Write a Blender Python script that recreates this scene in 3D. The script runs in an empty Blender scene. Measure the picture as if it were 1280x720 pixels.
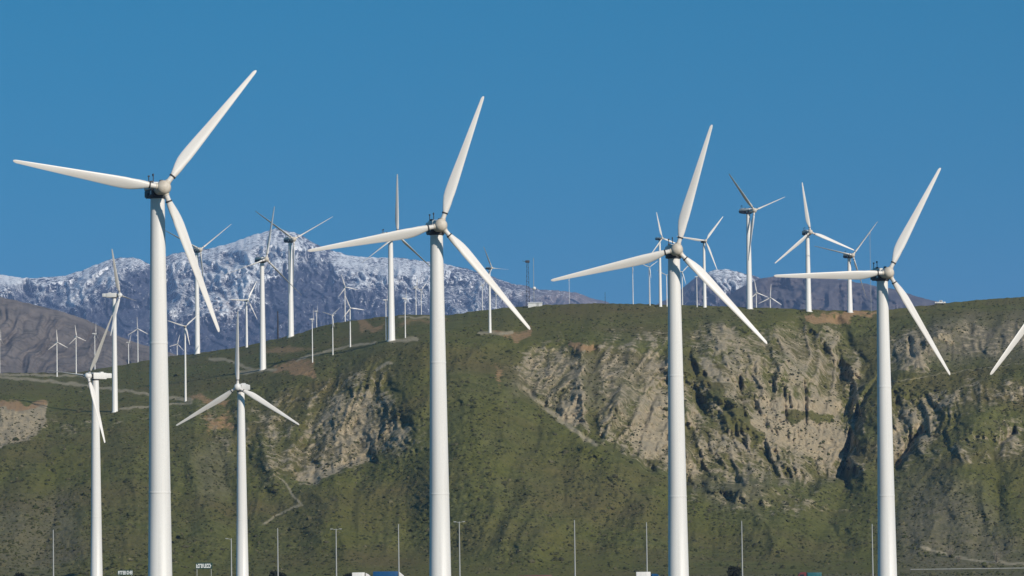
import bpy, bmesh, math, random
import numpy as np
from mathutils import Matrix, Vector

# ------------------------------------------------------------------ camera / light
S = bpy.context.scene
COL = S.collection
F = 4764.0           # focal length in photo pixels (1280 wide)
CZ = 13.0            # eye height
HV = 660.0           # pixel row of the eye level
ROLL = -0.0122
PITCH = math.radians(3.15)
VP = HV - F * math.tan(PITCH)      # pixel row of the optical axis
FWD = Vector((0, math.cos(PITCH), math.sin(PITCH)))
_up = Vector((0, -math.sin(PITCH), math.cos(PITCH)))
EX = Vector((math.cos(ROLL), 0, 0)) + _up * math.sin(ROLL)
EY = Vector((-math.sin(ROLL), 0, 0)) + _up * math.cos(ROLL)

cam = bpy.data.cameras.new('camera')
camo = bpy.data.objects.new('camera', cam)
COL.objects.link(camo)
cam.sensor_width = 36.0
cam.lens = F * 36.0 / 1280.0
cam.shift_y = (VP - 360.0) / 1280.0
cam.clip_start = 1.0
cam.clip_end = 60000.0
camo.matrix_world = Matrix.Translation((0, 0, CZ)) @ Matrix((EX, EY, -FWD)).transposed().to_4x4()
S.camera = camo

SUN = Vector((0.53, -0.71, 0.48)).normalized()
W = bpy.data.worlds.new('World')
S.world = W
W.use_nodes = True
wn = W.node_tree
wn.nodes.clear()
wo = wn.nodes.new('ShaderNodeOutputWorld')
bg = wn.nodes.new('ShaderNodeBackground')
sky = wn.nodes.new('ShaderNodeTexSky')
sky.sky_type = 'NISHITA'
sky.sun_disc = False
sky.sun_elevation = math.asin(SUN.z)
sky.sun_rotation = math.atan2(SUN.x, SUN.y)
sky.altitude = 700.0
sky.air_density = 1.0
sky.dust_density = 0.2
sky.ozone_density = 2.2
tc = wn.nodes.new('ShaderNodeTexCoord')
va = wn.nodes.new('ShaderNodeVectorMath')
va.operation = 'ADD'
va.inputs[1].default_value = (0, 0, 0.24)
vn = wn.nodes.new('ShaderNodeVectorMath')
vn.operation = 'NORMALIZE'
wn.links.new(tc.outputs['Generated'], va.inputs[0])
wn.links.new(va.outputs[0], vn.inputs[0])
wn.links.new(vn.outputs[0], sky.inputs['Vector'])
hs = wn.nodes.new('ShaderNodeHueSaturation')
hs.inputs['Hue'].default_value = 0.477
hs.inputs['Saturation'].default_value = 1.56
hs.inputs['Value'].default_value = 0.97
wn.links.new(sky.outputs['Color'], hs.inputs['Color'])
wn.links.new(hs.outputs[0], bg.inputs['Color'])
bg.inputs['Strength'].default_value = 0.10
wn.links.new(bg.outputs[0], wo.inputs['Surface'])

sl = bpy.data.lights.new('sun', 'SUN')
sl.energy = 4.7
sl.angle = math.radians(0.53)
sl.color = (1.0, 0.93, 0.82)
so = bpy.data.objects.new('sun', sl)
so.rotation_euler = SUN.to_track_quat('Z', 'Y').to_euler()
COL.objects.link(so)

S.view_settings.view_transform = 'Standard'
S.view_settings.look = 'None'
S.view_settings.exposure = 0.0
S.view_settings.gamma = 1.0
S.render.engine = 'CYCLES'
S.cycles.max_bounces = 4
S.cycles.volume_bounces = 0
S.cycles.use_denoising = True

rng = np.random.default_rng(7)
random.seed(7)


# ------------------------------------------------------------------ helpers
def P(u, v, D):
    """photo direction (u,v) and depth D -> world point"""
    x = (u - 640.0) / F
    y = (VP - v) / F
    k = D / (x * EX.y + y * EY.y + FWD.y)
    return (x * EX.x + y * EY.x + FWD.x) * k, D, CZ + (x * EX.z + y * EY.z + FWD.z) * k


def vec(u, v, D):
    return Vector(P(u, v, D))


_perm = rng.permutation(4096)
_ga = rng.uniform(0, 2 * np.pi, 4096)
_gx, _gy = np.cos(_ga), np.sin(_ga)


def pn(x, y, seed=0):
    x = np.asarray(x, float) + seed * 17.31
    y = np.asarray(y, float) - seed * 9.77
    xi, yi = np.floor(x).astype(int), np.floor(y).astype(int)
    xf, yf = x - xi, y - yi
    su = xf * xf * xf * (xf * (xf * 6 - 15) + 10)
    sv = yf * yf * yf * (yf * (yf * 6 - 15) + 10)

    def g(ix, iy, dx, dy):
        h = _perm[(_perm[ix & 4095] + iy) & 4095]
        return _gx[h] * dx + _gy[h] * dy
    a = g(xi, yi, xf, yf)
    b = g(xi + 1, yi, xf - 1, yf)
    c = g(xi, yi + 1, xf, yf - 1)
    d = g(xi + 1, yi + 1, xf - 1, yf - 1)
    return ((a + (b - a) * su) + ((c + (d - c) * su) - (a + (b - a) * su)) * sv) * 1.5


def fbm(x, y, o=4, seed=0, gain=0.5):
    r, a, f = 0.0, 1.0, 1.0
    for k in range(o):
        r = r + a * pn(x * f, y * f, seed + k * 3)
        a *= gain
        f *= 2.03
    return r


def ridge(x, y, o=3, seed=0, gain=0.5):
    r, a, f, n = 0.0, 1.0, 1.0, 0.0
    for k in range(o):
        r = r + a * (1 - np.abs(pn(x * f, y * f, seed + k * 5)) * 2)
        n += a
        a *= gain
        f *= 2.1
    return r / n


def sst(a, b, x):
    t = np.clip((x - a) / (b - a), 0, 1)
    return t * t * (3 - 2 * t)


def sdpoly(px, py, poly):
    """signed distance to a polygon, negative inside"""
    n = len(poly)
    d = np.full(px.shape, 1e18)
    ins = np.zeros(px.shape, bool)
    for i in range(n):
        ax, ay = poly[i]
        bx, by = poly[i - 1]
        ex, ey = bx - ax, by - ay
        wx, wy = px - ax, py - ay
        t = np.clip((wx * ex + wy * ey) / (ex * ex + ey * ey + 1e-9), 0, 1)
        d = np.minimum(d, (wx - ex * t) ** 2 + (wy - ey * t) ** 2)
        if by != ay:
            c = ((ay > py) != (by > py)) & (px < (bx - ax) * (py - ay) / (by - ay) + ax)
            ins ^= c
    d = np.sqrt(d)
    return np.where(ins, -d, d)


def sdline(px, py, pts):
    d = np.full(px.shape, 1e18)
    for (ax, ay), (bx, by) in zip(pts[:-1], pts[1:]):
        ex, ey = bx - ax, by - ay
        wx, wy = px - ax, py - ay
        t = np.clip((wx * ex + wy * ey) / (ex * ex + ey * ey + 1e-9), 0, 1)
        d = np.minimum(d, (wx - ex * t) ** 2 + (wy - ey * t) ** 2)
    return np.sqrt(d)


def tag(o, label=None, cat=None, group=None, kind=None):
    if label:
        o['label'] = label
    if cat:
        o['category'] = cat
    if group:
        o['group'] = group
    if kind:
        o['kind'] = kind
    return o


def empty(name, loc):
    o = bpy.data.objects.new(name, None)
    o.location = loc
    o.empty_display_size = 0.5
    COL.objects.link(o)
    return o


def link(name, me, parent=None, mw=None):
    o = bpy.data.objects.new(name, me)
    COL.objects.link(o)
    if parent:
        o.parent = parent
    if mw is not None:
        o.matrix_local = mw
    return o


def grid_mesh(name, X, Y, Z, mat, attrs=None, smooth=True):
    nr, nc = X.shape
    co = np.stack([X, Y, Z], -1).reshape(-1, 3).astype(np.float32)
    idx = np.arange(nr * nc).reshape(nr, nc)
    q = np.stack([idx[:-1, :-1], idx[:-1, 1:], idx[1:, 1:], idx[1:, :-1]], -1).reshape(-1, 4).astype(np.int32)
    return raw_mesh(name, co, q, mat, attrs, smooth)


def raw_mesh(name, co, q, mat, attrs=None, smooth=True):
    me = bpy.data.meshes.new(name)
    k = q.shape[1]
    me.vertices.add(len(co))
    me.vertices.foreach_set('co', co.astype(np.float32).ravel())
    me.loops.add(q.size)
    me.loops.foreach_set('vertex_index', q.astype(np.int32).ravel())
    me.polygons.add(len(q))
    me.polygons.foreach_set('loop_start', (np.arange(len(q)) * k).astype(np.int32))
    me.polygons.foreach_set('use_smooth', np.full(len(q), smooth))
    me.update(calc_edges=True)
    me.validate()
    if attrs:
        for an, a in attrs.items():
            at = me.attributes.new(an, 'FLOAT_COLOR', 'POINT')
            c = np.ones((len(co), 4), np.float32)
            c[:, :a.shape[-1]] = a.reshape(len(co), -1)
            at.data.foreach_set('color', c.ravel())
    me.materials.append(mat)
    return me


def bm_mesh(name, bm, mats, smooth_angle=None):
    bmesh.ops.recalc_face_normals(bm, faces=bm.faces)
    me = bpy.data.meshes.new(name)
    bm.to_mesh(me)
    bm.free()
    for m in (mats if isinstance(mats, (list, tuple)) else [mats]):
        me.materials.append(m)
    if smooth_angle:
        me.polygons.foreach_set('use_smooth', np.full(len(me.polygons), True))
        me.set_sharp_from_angle(angle=math.radians(smooth_angle))
    return me


def box(bm, x0, x1, y0, y1, z0, z1, bev=0.0, mi=0, seg=2):
    r = bmesh.ops.create_cube(bm, size=1.0, matrix=Matrix.Translation(((x0 + x1) / 2, (y0 + y1) / 2, (z0 + z1) / 2))
                              @ Matrix.Diagonal((x1 - x0, y1 - y0, z1 - z0, 1)))
    vs = r['verts']
    fs = set(f for v in vs for f in v.link_faces)
    for f in fs:
        f.material_index = mi
    if bev:
        es = set(e for v in vs for e in v.link_edges)
        r2 = bmesh.ops.bevel(bm, geom=list(es), offset=bev, segments=seg, affect='EDGES', profile=0.6)
        for f in r2['faces']:
            f.material_index = mi


def lathe(bm, prof, n=24, mi=0, axis='Z', off=(0, 0, 0)):
    """prof: list of (radius, height)"""
    rings = []
    for r, h in prof:
        ring = []
        for i in range(n):
            a = 2 * math.pi * i / n
            c, s = r * math.cos(a), r * math.sin(a)
            p = (c, s, h) if axis == 'Z' else ((h, c, s) if axis == 'X' else (c, h, s))
            ring.append(bm.verts.new((p[0] + off[0], p[1] + off[1], p[2] + off[2])))
        rings.append(ring)
    for a, b in zip(rings[:-1], rings[1:]):
        for i in range(n):
            f = bm.faces.new((a[i], a[(i + 1) % n], b[(i + 1) % n], b[i]))
            f.material_index = mi
    for ring in (rings[0], rings[-1]):
        f = bm.faces.new(ring)
        f.material_index = mi


def tube(bm, p0, p1, r0, r1=None, n=8, mi=0):
    r1 = r0 if r1 is None else r1
    p0, p1 = Vector(p0), Vector(p1)
    d = (p1 - p0).normalized()
    a = d.orthogonal().normalized()
    b = d.cross(a)
    rings = []
    for p, r in ((p0, r0), (p1, r1)):
        rings.append([bm.verts.new(p + (a * math.cos(2 * math.pi * i / n) + b * math.sin(2 * math.pi * i / n)) * r) for i in range(n)])
    for i in range(n):
        f = bm.faces.new((rings[0][i], rings[0][(i + 1) % n], rings[1][(i + 1) % n], rings[1][i]))
        f.material_index = mi
    for ring in rings:
        bm.faces.new(ring).material_index = mi


# ------------------------------------------------------------------ materials
class NT:
    def __init__(s, name, rough=0.9, spec=0.3):
        s.m = bpy.data.materials.new(name)
        s.m.use_nodes = True
        s.t = s.m.node_tree
        s.b = s.t.nodes['Principled BSDF']
        s.b.inputs['Roughness'].default_value = rough
        s.b.inputs['Specular IOR Level'].default_value = spec

    def n(s, ty, **k):
        o = s.t.nodes.new(ty)
        for a, b in k.items():
            setattr(o, a, b)
        return o

    def l(s, a, b):
        s.t.links.new(a, b)

    def coord(s, scale=(1, 1, 1)):
        tcn = s.n('ShaderNodeTexCoord')
        mp = s.n('ShaderNodeMapping')
        mp.inputs['Scale'].default_value = scale
        s.l(tcn.outputs['Object'], mp.inputs['Vector'])
        return mp.outputs[0]

    def noise(s, sc, det=4, rough=0.55, vec=None, dist=0.0):
        o = s.n('ShaderNodeTexNoise')
        o.inputs['Scale'].default_value = sc
        o.inputs['Detail'].default_value = det
        o.inputs['Roughness'].default_value = rough
        o.inputs['Distortion'].default_value = dist
        s.l(vec if vec is not None else s.coord(), o.inputs['Vector'])
        return o.outputs['Fac']

    def ramp(s, fac, stops):
        o = s.n('ShaderNodeValToRGB')
        e = o.color_ramp.elements
        while len(e) < len(stops):
            e.new(0.5)
        for el, (p, c) in zip(e, stops):
            el.position = p
            el.color = (c, c, c, 1) if isinstance(c, (int, float)) else (*c, 1)
        s.l(fac, o.inputs[0])
        return o.outputs[0]

    def mix(s, fac, a, b):
        o = s.n('ShaderNodeMix', data_type='RGBA')
        for inp, v in ((o.inputs[0], fac), (o.inputs[6], a), (o.inputs[7], b)):
            if hasattr(v, 'links'):
                s.l(v, inp)
            elif isinstance(v, (int, float)):
                inp.default_value = v
            else:
                inp.default_value = (*v, 1)
        return o.outputs[2]

    def math(s, op, a, b=None, clamp=False):
        o = s.n('ShaderNodeMath', operation=op, use_clamp=clamp)
        for i, v in ((0, a), (1, b)):
            if v is None:
                continue
            if hasattr(v, 'links'):
                s.l(v, o.inputs[i])
            else:
                o.inputs[i].default_value = v
        return o.outputs[0]

    def attr(s, name):
        o = s.n('ShaderNodeAttribute', attribute_name=name)
        sp = s.n('ShaderNodeSeparateColor')
        s.l(o.outputs['Color'], sp.inputs[0])
        return sp.outputs[0], sp.outputs[1], sp.outputs[2]

    def attrc(s, name):
        return s.n('ShaderNodeAttribute', attribute_name=name).outputs['Color']

    def out(s, col, bump=None, strength=0.5, dist=1.0):
        if hasattr(col, 'links'):
            s.l(col, s.b.inputs['Base Color'])
        else:
            s.b.inputs['Base Color'].default_value = (*col, 1)
        if bump is not None:
            o = s.n('ShaderNodeBump')
            o.inputs['Strength'].default_value = strength
            o.inputs['Distance'].default_value = dist
            s.l(bump, o.inputs['Height'])
            s.l(o.outputs[0], s.b.inputs['Normal'])
        return s.m


def paint(name, col, dirt=0.12, rough=0.45, sc=0.6, stretch=(1, 1, 0.15), dcol=None):
    t = NT(name, rough, 0.4)
    n1 = t.noise(sc, 5, 0.6, t.coord(stretch))
    n2 = t.noise(sc * 6, 3, 0.6)
    f = t.math('MULTIPLY', t.ramp(n1, [(0.42, 0.0), (0.75, 1.0)]), dirt * 4)
    f = t.math('MULTIPLY', f, t.math('ADD', n2, 0.3), True)
    dc = dcol or tuple(c * 0.45 for c in col)
    return t.out(t.mix(f, col, dc))


M_white = paint('white_paint', (0.75, 0.72, 0.68), 0.10, 0.45, 0.5, (2.2, 2.2, 0.06))
M_blade = paint('blade_gelcoat', (0.72, 0.68, 0.635), 0.15, 0.4, 0.35, (2.5, 2.5, 0.25), (0.5, 0.42, 0.34))
M_hub = paint('hub_paint', (0.60, 0.53, 0.44), 0.2, 0.5, 0.9, (1, 1, 1), (0.35, 0.28, 0.22))
M_cowl = paint('nacelle_paint', (0.66, 0.65, 0.62), 0.15, 0.5, 0.8, (1, 1, 1))
M_dark = paint('dark_steel', (0.035, 0.035, 0.038), 0.1, 0.6, 1.0, (1, 1, 1), (0.09, 0.06, 0.04))
M_steel = paint('galvanised_steel', (0.36, 0.36, 0.34), 0.1, 0.5, 1.0)
M_green = paint('sign_green', (0.018, 0.05, 0.035), 0.05)
M_signw = paint('sign_white', (0.8, 0.8, 0.78), 0.03)
M_blue = paint('blue_paint', (0.01, 0.07, 0.18), 0.05, 0.35)
M_red = paint('red_paint', (0.16, 0.035, 0.03), 0.06, 0.4)
M_teal = paint('teal_paint', (0.02, 0.11, 0.12), 0.06, 0.4)
M_tyre = paint('tyre_rubber', (0.02, 0.02, 0.02), 0.05, 0.8)
M_glass = NT('glass', 0.08, 0.6).out((0.02, 0.025, 0.03))
M_lens = NT('lamp_lens', 0.2, 0.5).out((0.5, 0.5, 0.47))
M_wood = paint('weathered_wood', (0.09, 0.075, 0.06), 0.2, 0.85)
t = NT('asphalt', 0.9)
M_asph = t.out(t.mix(t.noise(2.0, 5), (0.04, 0.04, 0.042), (0.065, 0.064, 0.062)))
M_line = paint('road_paint', (0.7, 0.69, 0.64), 0.1, 0.7)

# hill surface: colours of soil, rock and low plants by where they grow
t = NT('hill_soil', 0.95, 0.15)
rock_a, dirt_a, road_a = t.attr('mask_a')
grey_a, yel_a, big_a = t.attr('mask_b')
nf = t.noise(0.9, 5, 0.7)
nm = t.noise(0.16, 5, 0.65)
nl = t.noise(0.02, 4, 0.6)
g = t.mix(t.ramp(nm, [(0.36, 0.0), (0.66, 1.0)]), (0.083, 0.086, 0.022), (0.146, 0.145, 0.048))
g = t.mix(t.ramp(nl, [(0.42, 0.0), (0.68, 1.0)]), g, (0.125, 0.102, 0.040))
g = t.mix(t.math('MULTIPLY', yel_a, 0.5), g, (0.115, 0.116, 0.022))
g = t.mix(t.math('MULTIPLY', grey_a, t.ramp(nm, [(0.3, 0.4), (0.6, 1.0)])), g, (0.185, 0.158, 0.110))
g = t.mix(t.ramp(nf, [(0.34, 0.7), (0.48, 0.0)]), g, (0.046, 0.050, 0.016))
g = t.mix(t.ramp(nf, [(0.60, 0.0), (0.74, 0.6)]), g, (0.17, 0.16, 0.085))
vst = t.coord((1.0, 1.0, 0.22))
nr = t.noise(0.55, 5, 0.7, vst, 0.6)
r = t.mix(t.ramp(nr, [(0.34, 0.0), (0.64, 1.0)]), (0.29, 0.23, 0.15), (0.47, 0.38, 0.25))
r = t.mix(t.ramp(t.noise(0.06, 4), [(0.45, 0.0), (0.68, 1.0)]), r, (0.30, 0.255, 0.18))
r = t.mix(t.ramp(t.noise(0.7, 4, 0.75), [(0.33, 0.7), (0.43, 0.0)]), r, (0.09, 0.08, 0.05))
rm = t.math('ADD', rock_a, t.math('MULTIPLY', t.math('SUBTRACT', t.noise(0.2, 8, 0.76, t.coord((1, 1, 0.4))), 0.5), 2.6))
rm = t.ramp(rm, [(0.36, 0.0), (0.68, 0.95)])
c = t.mix(rm, g, r)
dm = t.ramp(t.math('ADD', dirt_a, t.math('MULTIPLY', t.math('SUBTRACT', t.noise(0.3, 6, 0.75), 0.5), 2.6)), [(0.42, 0.0), (0.75, 0.9)])
c = t.mix(dm, c, t.mix(nm, (0.26, 0.15, 0.07), (0.38, 0.25, 0.135)))
c = t.mix(t.math('MULTIPLY', road_a, t.ramp(t.noise(0.25, 4, 0.7), [(0.35, 0.5), (0.6, 1.0)])), c, t.mix(nf, (0.30, 0.25, 0.165), (0.38, 0.325, 0.225)))
M_hill = t.out(c, t.math('ADD', nf, t.math('MULTIPLY', nm, 1.5)), 0.7, 0.9)

t = NT('scrub_leaves', 0.9, 0.15)
M_scrub = t.out(t.mix(t.noise(4.0, 3), t.attrc('tint'), (0.02, 0.022, 0.012)))

t = NT('mountain_rock', 0.95, 0.1)
snow_a, pink_a, dark_a = t.attr('mask_a')
vs_ = t.coord((1.0, 1.0, 0.45))
n1 = t.noise(0.075, 4, 0.7, vs_, 0.2)
n2 = t.noise(0.004, 5, 0.6)
rk = t.mix(t.ramp(n1, [(0.38, 0.0), (0.62, 1.0)]), (0.03, 0.035, 0.06), (0.105, 0.10, 0.125))
rk = t.mix(t.math('MULTIPLY', pink_a, t.ramp(n2, [(0.35, 0.3), (0.6, 1.0)])), rk, (0.26, 0.20, 0.17))
sm = t.math('ADD', snow_a, t.math('MULTIPLY', t.math('SUBTRACT', n1, 0.5), 3.4))
sm = t.math('ADD', sm, t.math('MULTIPLY', t.math('SUBTRACT', n2, 0.5), 0.8))
sm = t.ramp(sm, [(0.47, 0.0), (0.56, 1.0)])
M_mount = t.out(t.mix(sm, rk, (0.90, 0.90, 0.90)), n1, 0.6, 12.0)

t = NT('dry_hill_soil', 0.95, 0.1)
n1 = t.noise(0.05, 6, 0.7)
n2 = t.noise(0.008, 5, 0.6, t.coord((1, 1, 0.5)))
cc = t.mix(t.ramp(n2, [(0.36, 0.0), (0.64, 1.0)]), (0.13, 0.108, 0.092), (0.225, 0.19, 0.165))
M_dry = t.out(t.mix(t.ramp(n1, [(0.36, 0.7), (0.5, 0.0)]), cc, (0.05, 0.05, 0.035)), n1, 0.6, 6.0)

t = NT('purple_ridge_soil', 0.95, 0.1)
n1 = t.noise(0.03, 6, 0.7)
M_ridge = t.out(t.mix(t.ramp(n1, [(0.36, 0.0), (0.62, 1.0)]), (0.065, 0.06, 0.072), (0.14, 0.12, 0.12)), n1, 0.6, 8.0)

t = NT('plain_soil', 0.95, 0.1)
n1 = t.noise(0.02, 6, 0.7)
M_plain = t.out(t.mix(t.ramp(n1, [(0.36, 0.0), (0.62, 1.0)]), (0.07, 0.065, 0.035), (0.16, 0.135, 0.09)))

# ------------------------------------------------------------------ ground and far plain
bm = bmesh.new()
bmesh.ops.create_grid(bm, x_segments=40, y_segments=40, size=1.0, matrix=Matrix.Translation((0, 8000, -22)) @ Matrix.Diagonal((7000, 10000, 1, 1)))
tag(link('ground', bm_mesh('ground', bm, M_plain)), kind='structure')

# ------------------------------------------------------------------ the hill (foreground plain, face, mesa top)
CREST_U = [-260, 0, 60, 100, 160, 200, 250, 300, 330, 370, 400, 430, 470, 510, 560, 600, 640, 680, 720, 760, 800, 880, 960, 1040, 1100, 1140, 1180, 1220, 1280, 1560]
CREST_V = [474, 466, 466, 465, 455, 447, 441, 434, 427, 418, 408, 402, 397, 393, 394, 388, 384, 381, 380, 379, 380, 382, 385, 388, 388, 384, 379, 375, 371, 366]
TU = [-260, 0, 120, 230, 330, 420, 500, 600, 700, 800, 900, 1000, 1060, 1120, 1200, 1280, 1560]
TD = [1150, 1250, 1350, 1450, 1550]
TV = [[700, 640, 570, 522, 496],
      [692, 625, 556, 507, 488],
      [690, 630, 570, 520, 496],
      [690, 625, 556, 507, 480],
      [690, 620, 545, 478, 450],
      [690, 612, 525, 452, 426],
      [690, 600, 505, 430, 408],
      [685, 590, 490, 426, 402],
      [685, 595, 492, 425, 393],
      [690, 610, 505, 430, 393],
      [695, 625, 535, 440, 394],
      [698, 635, 555, 450, 397],
      [702, 645, 580, 500, 415],
      [698, 635, 560, 475, 408],
      [692, 625, 550, 462, 400],
      [690, 620, 540, 455, 396],
      [690, 620, 540, 455, 396]]
DCU = [-260, 0, 230, 330, 420, 500, 600, 700, 800, 1100, 1280, 1560]
DCV = [1960, 1900, 1900, 1850, 1720, 1660, 1620, 1590, 1580, 1590, 1660, 1680]

U = np.arange(-260, 1541, 1.6)
NCU = len(U)


def smooth1(a, n):
    k = np.hanning(n)
    k /= k.sum()
    return np.convolve(np.pad(a, n // 2, mode='edge'), k, mode='valid')[:len(a)]


crest = np.interp(U, CREST_U, CREST_V)
crest = smooth1(crest, 17) + 0.9 * fbm(U / 14.0, U * 0, 3, 5)
DC = smooth1(np.interp(U, DCU, DCV), 61)
tv = np.stack([smooth1(np.interp(U, TU, [row[j] for row in TV]), 61) for j in range(5)], 0)
XL = (U - 640.0) / F
lo_, hi_ = np.full(NCU, 500.0), np.full(NCU, 900.0)
for _ in range(40):
    mid_ = (lo_ + hi_) / 2
    up_ = P(U, mid_, 1080.0)[2] > -1.0
    lo_, hi_ = np.where(up_, mid_, lo_), np.where(up_, hi_, mid_)
V0 = (lo_ + hi_) / 2

NF = 470
sfr = np.linspace(0, 1, NF) ** 0.95
FV = V0[None, :] + (crest - V0)[None, :] * sfr[:, None]
FU = np.broadcast_to(U, FV.shape).copy()
FD = np.empty_like(FV)
for i in range(NCU):
    vv = np.concatenate([[V0[i]], tv[:, i], [crest[i]]])
    dd = np.concatenate([[1080.0], TD, [DC[i]]])
    vv = np.minimum.accumulate(vv - np.arange(7) * 1e-3)
    FD[:, i] = np.interp(-FV[:, i], -vv, dd)
for _ in range(3):   # round the knots off
    FD[6:-6] = sum(FD[6 + k:NF - 6 + k] for k in range(-6, 7, 2)) / 7.0

wu = FU + 9 * fbm(FU / 30, FV / 30, 3, 11)
wv = FV + 9 * fbm(FU / 30, FV / 30, 3, 23)
ROCK = [
    ([(-60, 500), (20, 505), (56, 500), (63, 516), (58, 532), (30, 548), (0, 560), (-60, 570)], 1.0, 4),
    ([(62, 520), (100, 528), (150, 520), (230, 512), (230, 520), (140, 532), (70, 545)], 0.62, 5),
    ([(300, 530), (340, 528), (372, 562), (382, 588), (352, 600), (330, 572)], 0.70, 9),
    ([(372, 545), (400, 500), (430, 476), (466, 466), (492, 484), (522, 528), (520, 562), (480, 576), (420, 592), (366, 604), (355, 598)], 0.68, 9),
    ([(366, 594), (400, 578), (470, 568), (478, 580), (420, 594), (370, 606)], 1.0, 4),
    ([(362, 492), (398, 482), (405, 503), (372, 514)], 0.75, 6),
    ([(636, 450), (662, 430), (700, 424), (735, 438), (790, 452), (838, 436), (852, 500), (850, 600), (806, 582), (752, 553), (700, 528), (655, 492)], 0.72, 8),
    ([(690, 520), (720, 470), (735, 470), (738, 540), (745, 556)], 1.0, 6),
    ([(775, 565), (795, 500), (830, 478), (845, 500), (850, 590)], 0.95, 8),
    ([(856, 412), (900, 394), (950, 402), (1000, 400), (1040, 440), (1078, 470), (1072, 540), (1060, 592), (1010, 612), (960, 592), (905, 592), (850, 608), (846, 560), (880, 540), (890, 500), (862, 480)], 0.76, 9),
    ([(925, 520), (950, 490), (1010, 494), (1060, 500), (1066, 545), (1050, 590), (1000, 570), (940, 560)], 1.05, 8),
    ([(1106, 420), (1150, 414), (1176, 450), (1160, 470), (1120, 474), (1108, 450)], 0.74, 7),
    ([(1128, 430), (1152, 424), (1160, 455), (1135, 462)], 1.0, 5),
    ([(1108, 524), (1150, 497), (1196, 480), (1212, 490), (1182, 516), (1168, 552), (1122, 584), (1096, 590), (1096, 550)], 0.9, 6),
    ([(1228, 494), (1250, 480), (1290, 468), (1290, 500), (1240, 504)], 0.75, 6),
    ([(1248, 545), (1290, 520), (1290, 566), (1260, 560)], 0.85, 6),
    ([(1180, 555), (1230, 545), (1280, 560), (1280, 568), (1230, 556), (1180, 566)], 0.8, 4),
]
rock = np.zeros_like(FV)
for poly, w, soft in ROCK:
    rock = np.maximum(rock, (0.84 * w if w < 0.95 else w * 1.12) * (1 - sst(-soft * 1.9, soft * 1.3, sdpoly(wu, wv, poly))))
GREY = [([(1120, 425), (1180, 398), (1290, 392), (1290, 440), (1200, 452), (1130, 445)], 1.0, 16),
        ([(1120, 610), (1180, 590), (1250, 640), (1290, 700), (1280, 720), (1120, 720)], 0.75, 25),
        ([(395, 520), (440, 485), (480, 500), (500, 560), (420, 590)], 0.7, 16),
        ([(640, 480), (680, 440), (820, 450), (780, 520), (700, 520)], 0.6, 16),
        ([(-80, 640), (90, 620), (110, 690), (60, 725), (-80, 725)], 0.6, 25),
        ([(240, 560), (290, 545), (290, 620), (250, 625)], 0.5, 14),
        ([(870, 590), (960, 600), (950, 640), (880, 630)], 0.5, 14)]
grey = np.zeros_like(FV)
for poly, w, soft in GREY:
    grey = np.maximum(grey, w * (1 - sst(-soft, soft, sdpoly(wu, wv, poly))))
DIRT = [([(712, 428), (742, 426), (744, 437), (712, 437)], 1.0, 4),
        ([(612, 414), (664, 411), (668, 421), (618, 423)], 0.85, 4),
        ([(338, 456), (395, 450), (392, 472), (345, 468)], 0.85, 5),
        ([(1004, 388), (1095, 390), (1095, 398), (1008, 402)], 0.9, 4),
        ([(236, 492), (290, 500), (285, 512), (240, 506)], 0.8, 5),
        ([(255, 520), (290, 515), (288, 545), (262, 540)], 0.7, 8),
        ([(620, 455), (634, 460), (632, 480), (620, 488)], 0.7, 5),
        ([(445, 402), (480, 404), (475, 416), (450, 414)], 0.75, 4),
        ([(330, 434), (365, 428), (400, 430), (350, 446)], 0.7, 5),
        ([(-20, 500), (30, 504), (56, 499), (58, 512), (-20, 516)], 0.9, 4),
        ([(500, 402), (560, 398), (560, 404), (505, 408)], 0.6, 3)]
dirt = np.zeros_like(FV)
for poly, w, soft in DIRT:
    dirt = np.maximum(dirt, w * (1 - sst(-soft, soft, sdpoly(wu, wv, poly))))
ROADS = [([(-60, 466), (0, 472), (60, 477), (110, 482), (180, 492), (240, 500)], 2.0),
         ([(150, 512), (200, 506), (240, 503)], 1.6), ([(0, 468), (110, 470)], 1.6),
         ([(262, 447), (290, 452), (322, 464), (345, 463)], 1.9), ([(300, 466), (330, 462)], 2.4),
         ([(352, 600), (362, 612), (376, 630), (362, 636), (330, 654)], 1.3),
         ([(372, 450), (400, 441), (440, 432), (470, 428)], 1.5),
         ([(470, 462), (488, 452)], 1.5), ([(486, 426), (520, 424)], 2.5),
         ([(600, 417), (640, 416)], 2.4), ([(500, 396), (545, 397)], 1.3),
         ([(655, 485), (700, 525), (745, 556)], 2.6),
         ([(1112, 478), (1160, 470), (1215, 462), (1290, 452)], 0.35),
         ([(1150, 684), (1210, 700), (1290, 706)], 1.6)]
wru = FU + 2 * fbm(FU / 14, FV / 14, 2, 31)
wrv = FV + 2 * fbm(FU / 14, FV / 14, 2, 37)
road = np.zeros_like(FV)
for pts, w in ROADS:
    road = np.maximum(road, 1 - sst(w * 0.5, w * 1.4, sdline(wru, wrv, pts)))
yel = np.clip(fbm(FU / 90, FV / 70, 4, 41) * 1.3 + 0.15, 0, 1)

# relief: bowls under the cliffs, gullies, spurs
def bowl(poly, vt, vb, amp, soft=14):
    m = 1 - sst(-soft, soft * 0.4, sdpoly(wu, wv, poly))
    return amp * m * np.clip((FV - vt) / (vb - vt), 0, 1)


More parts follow.
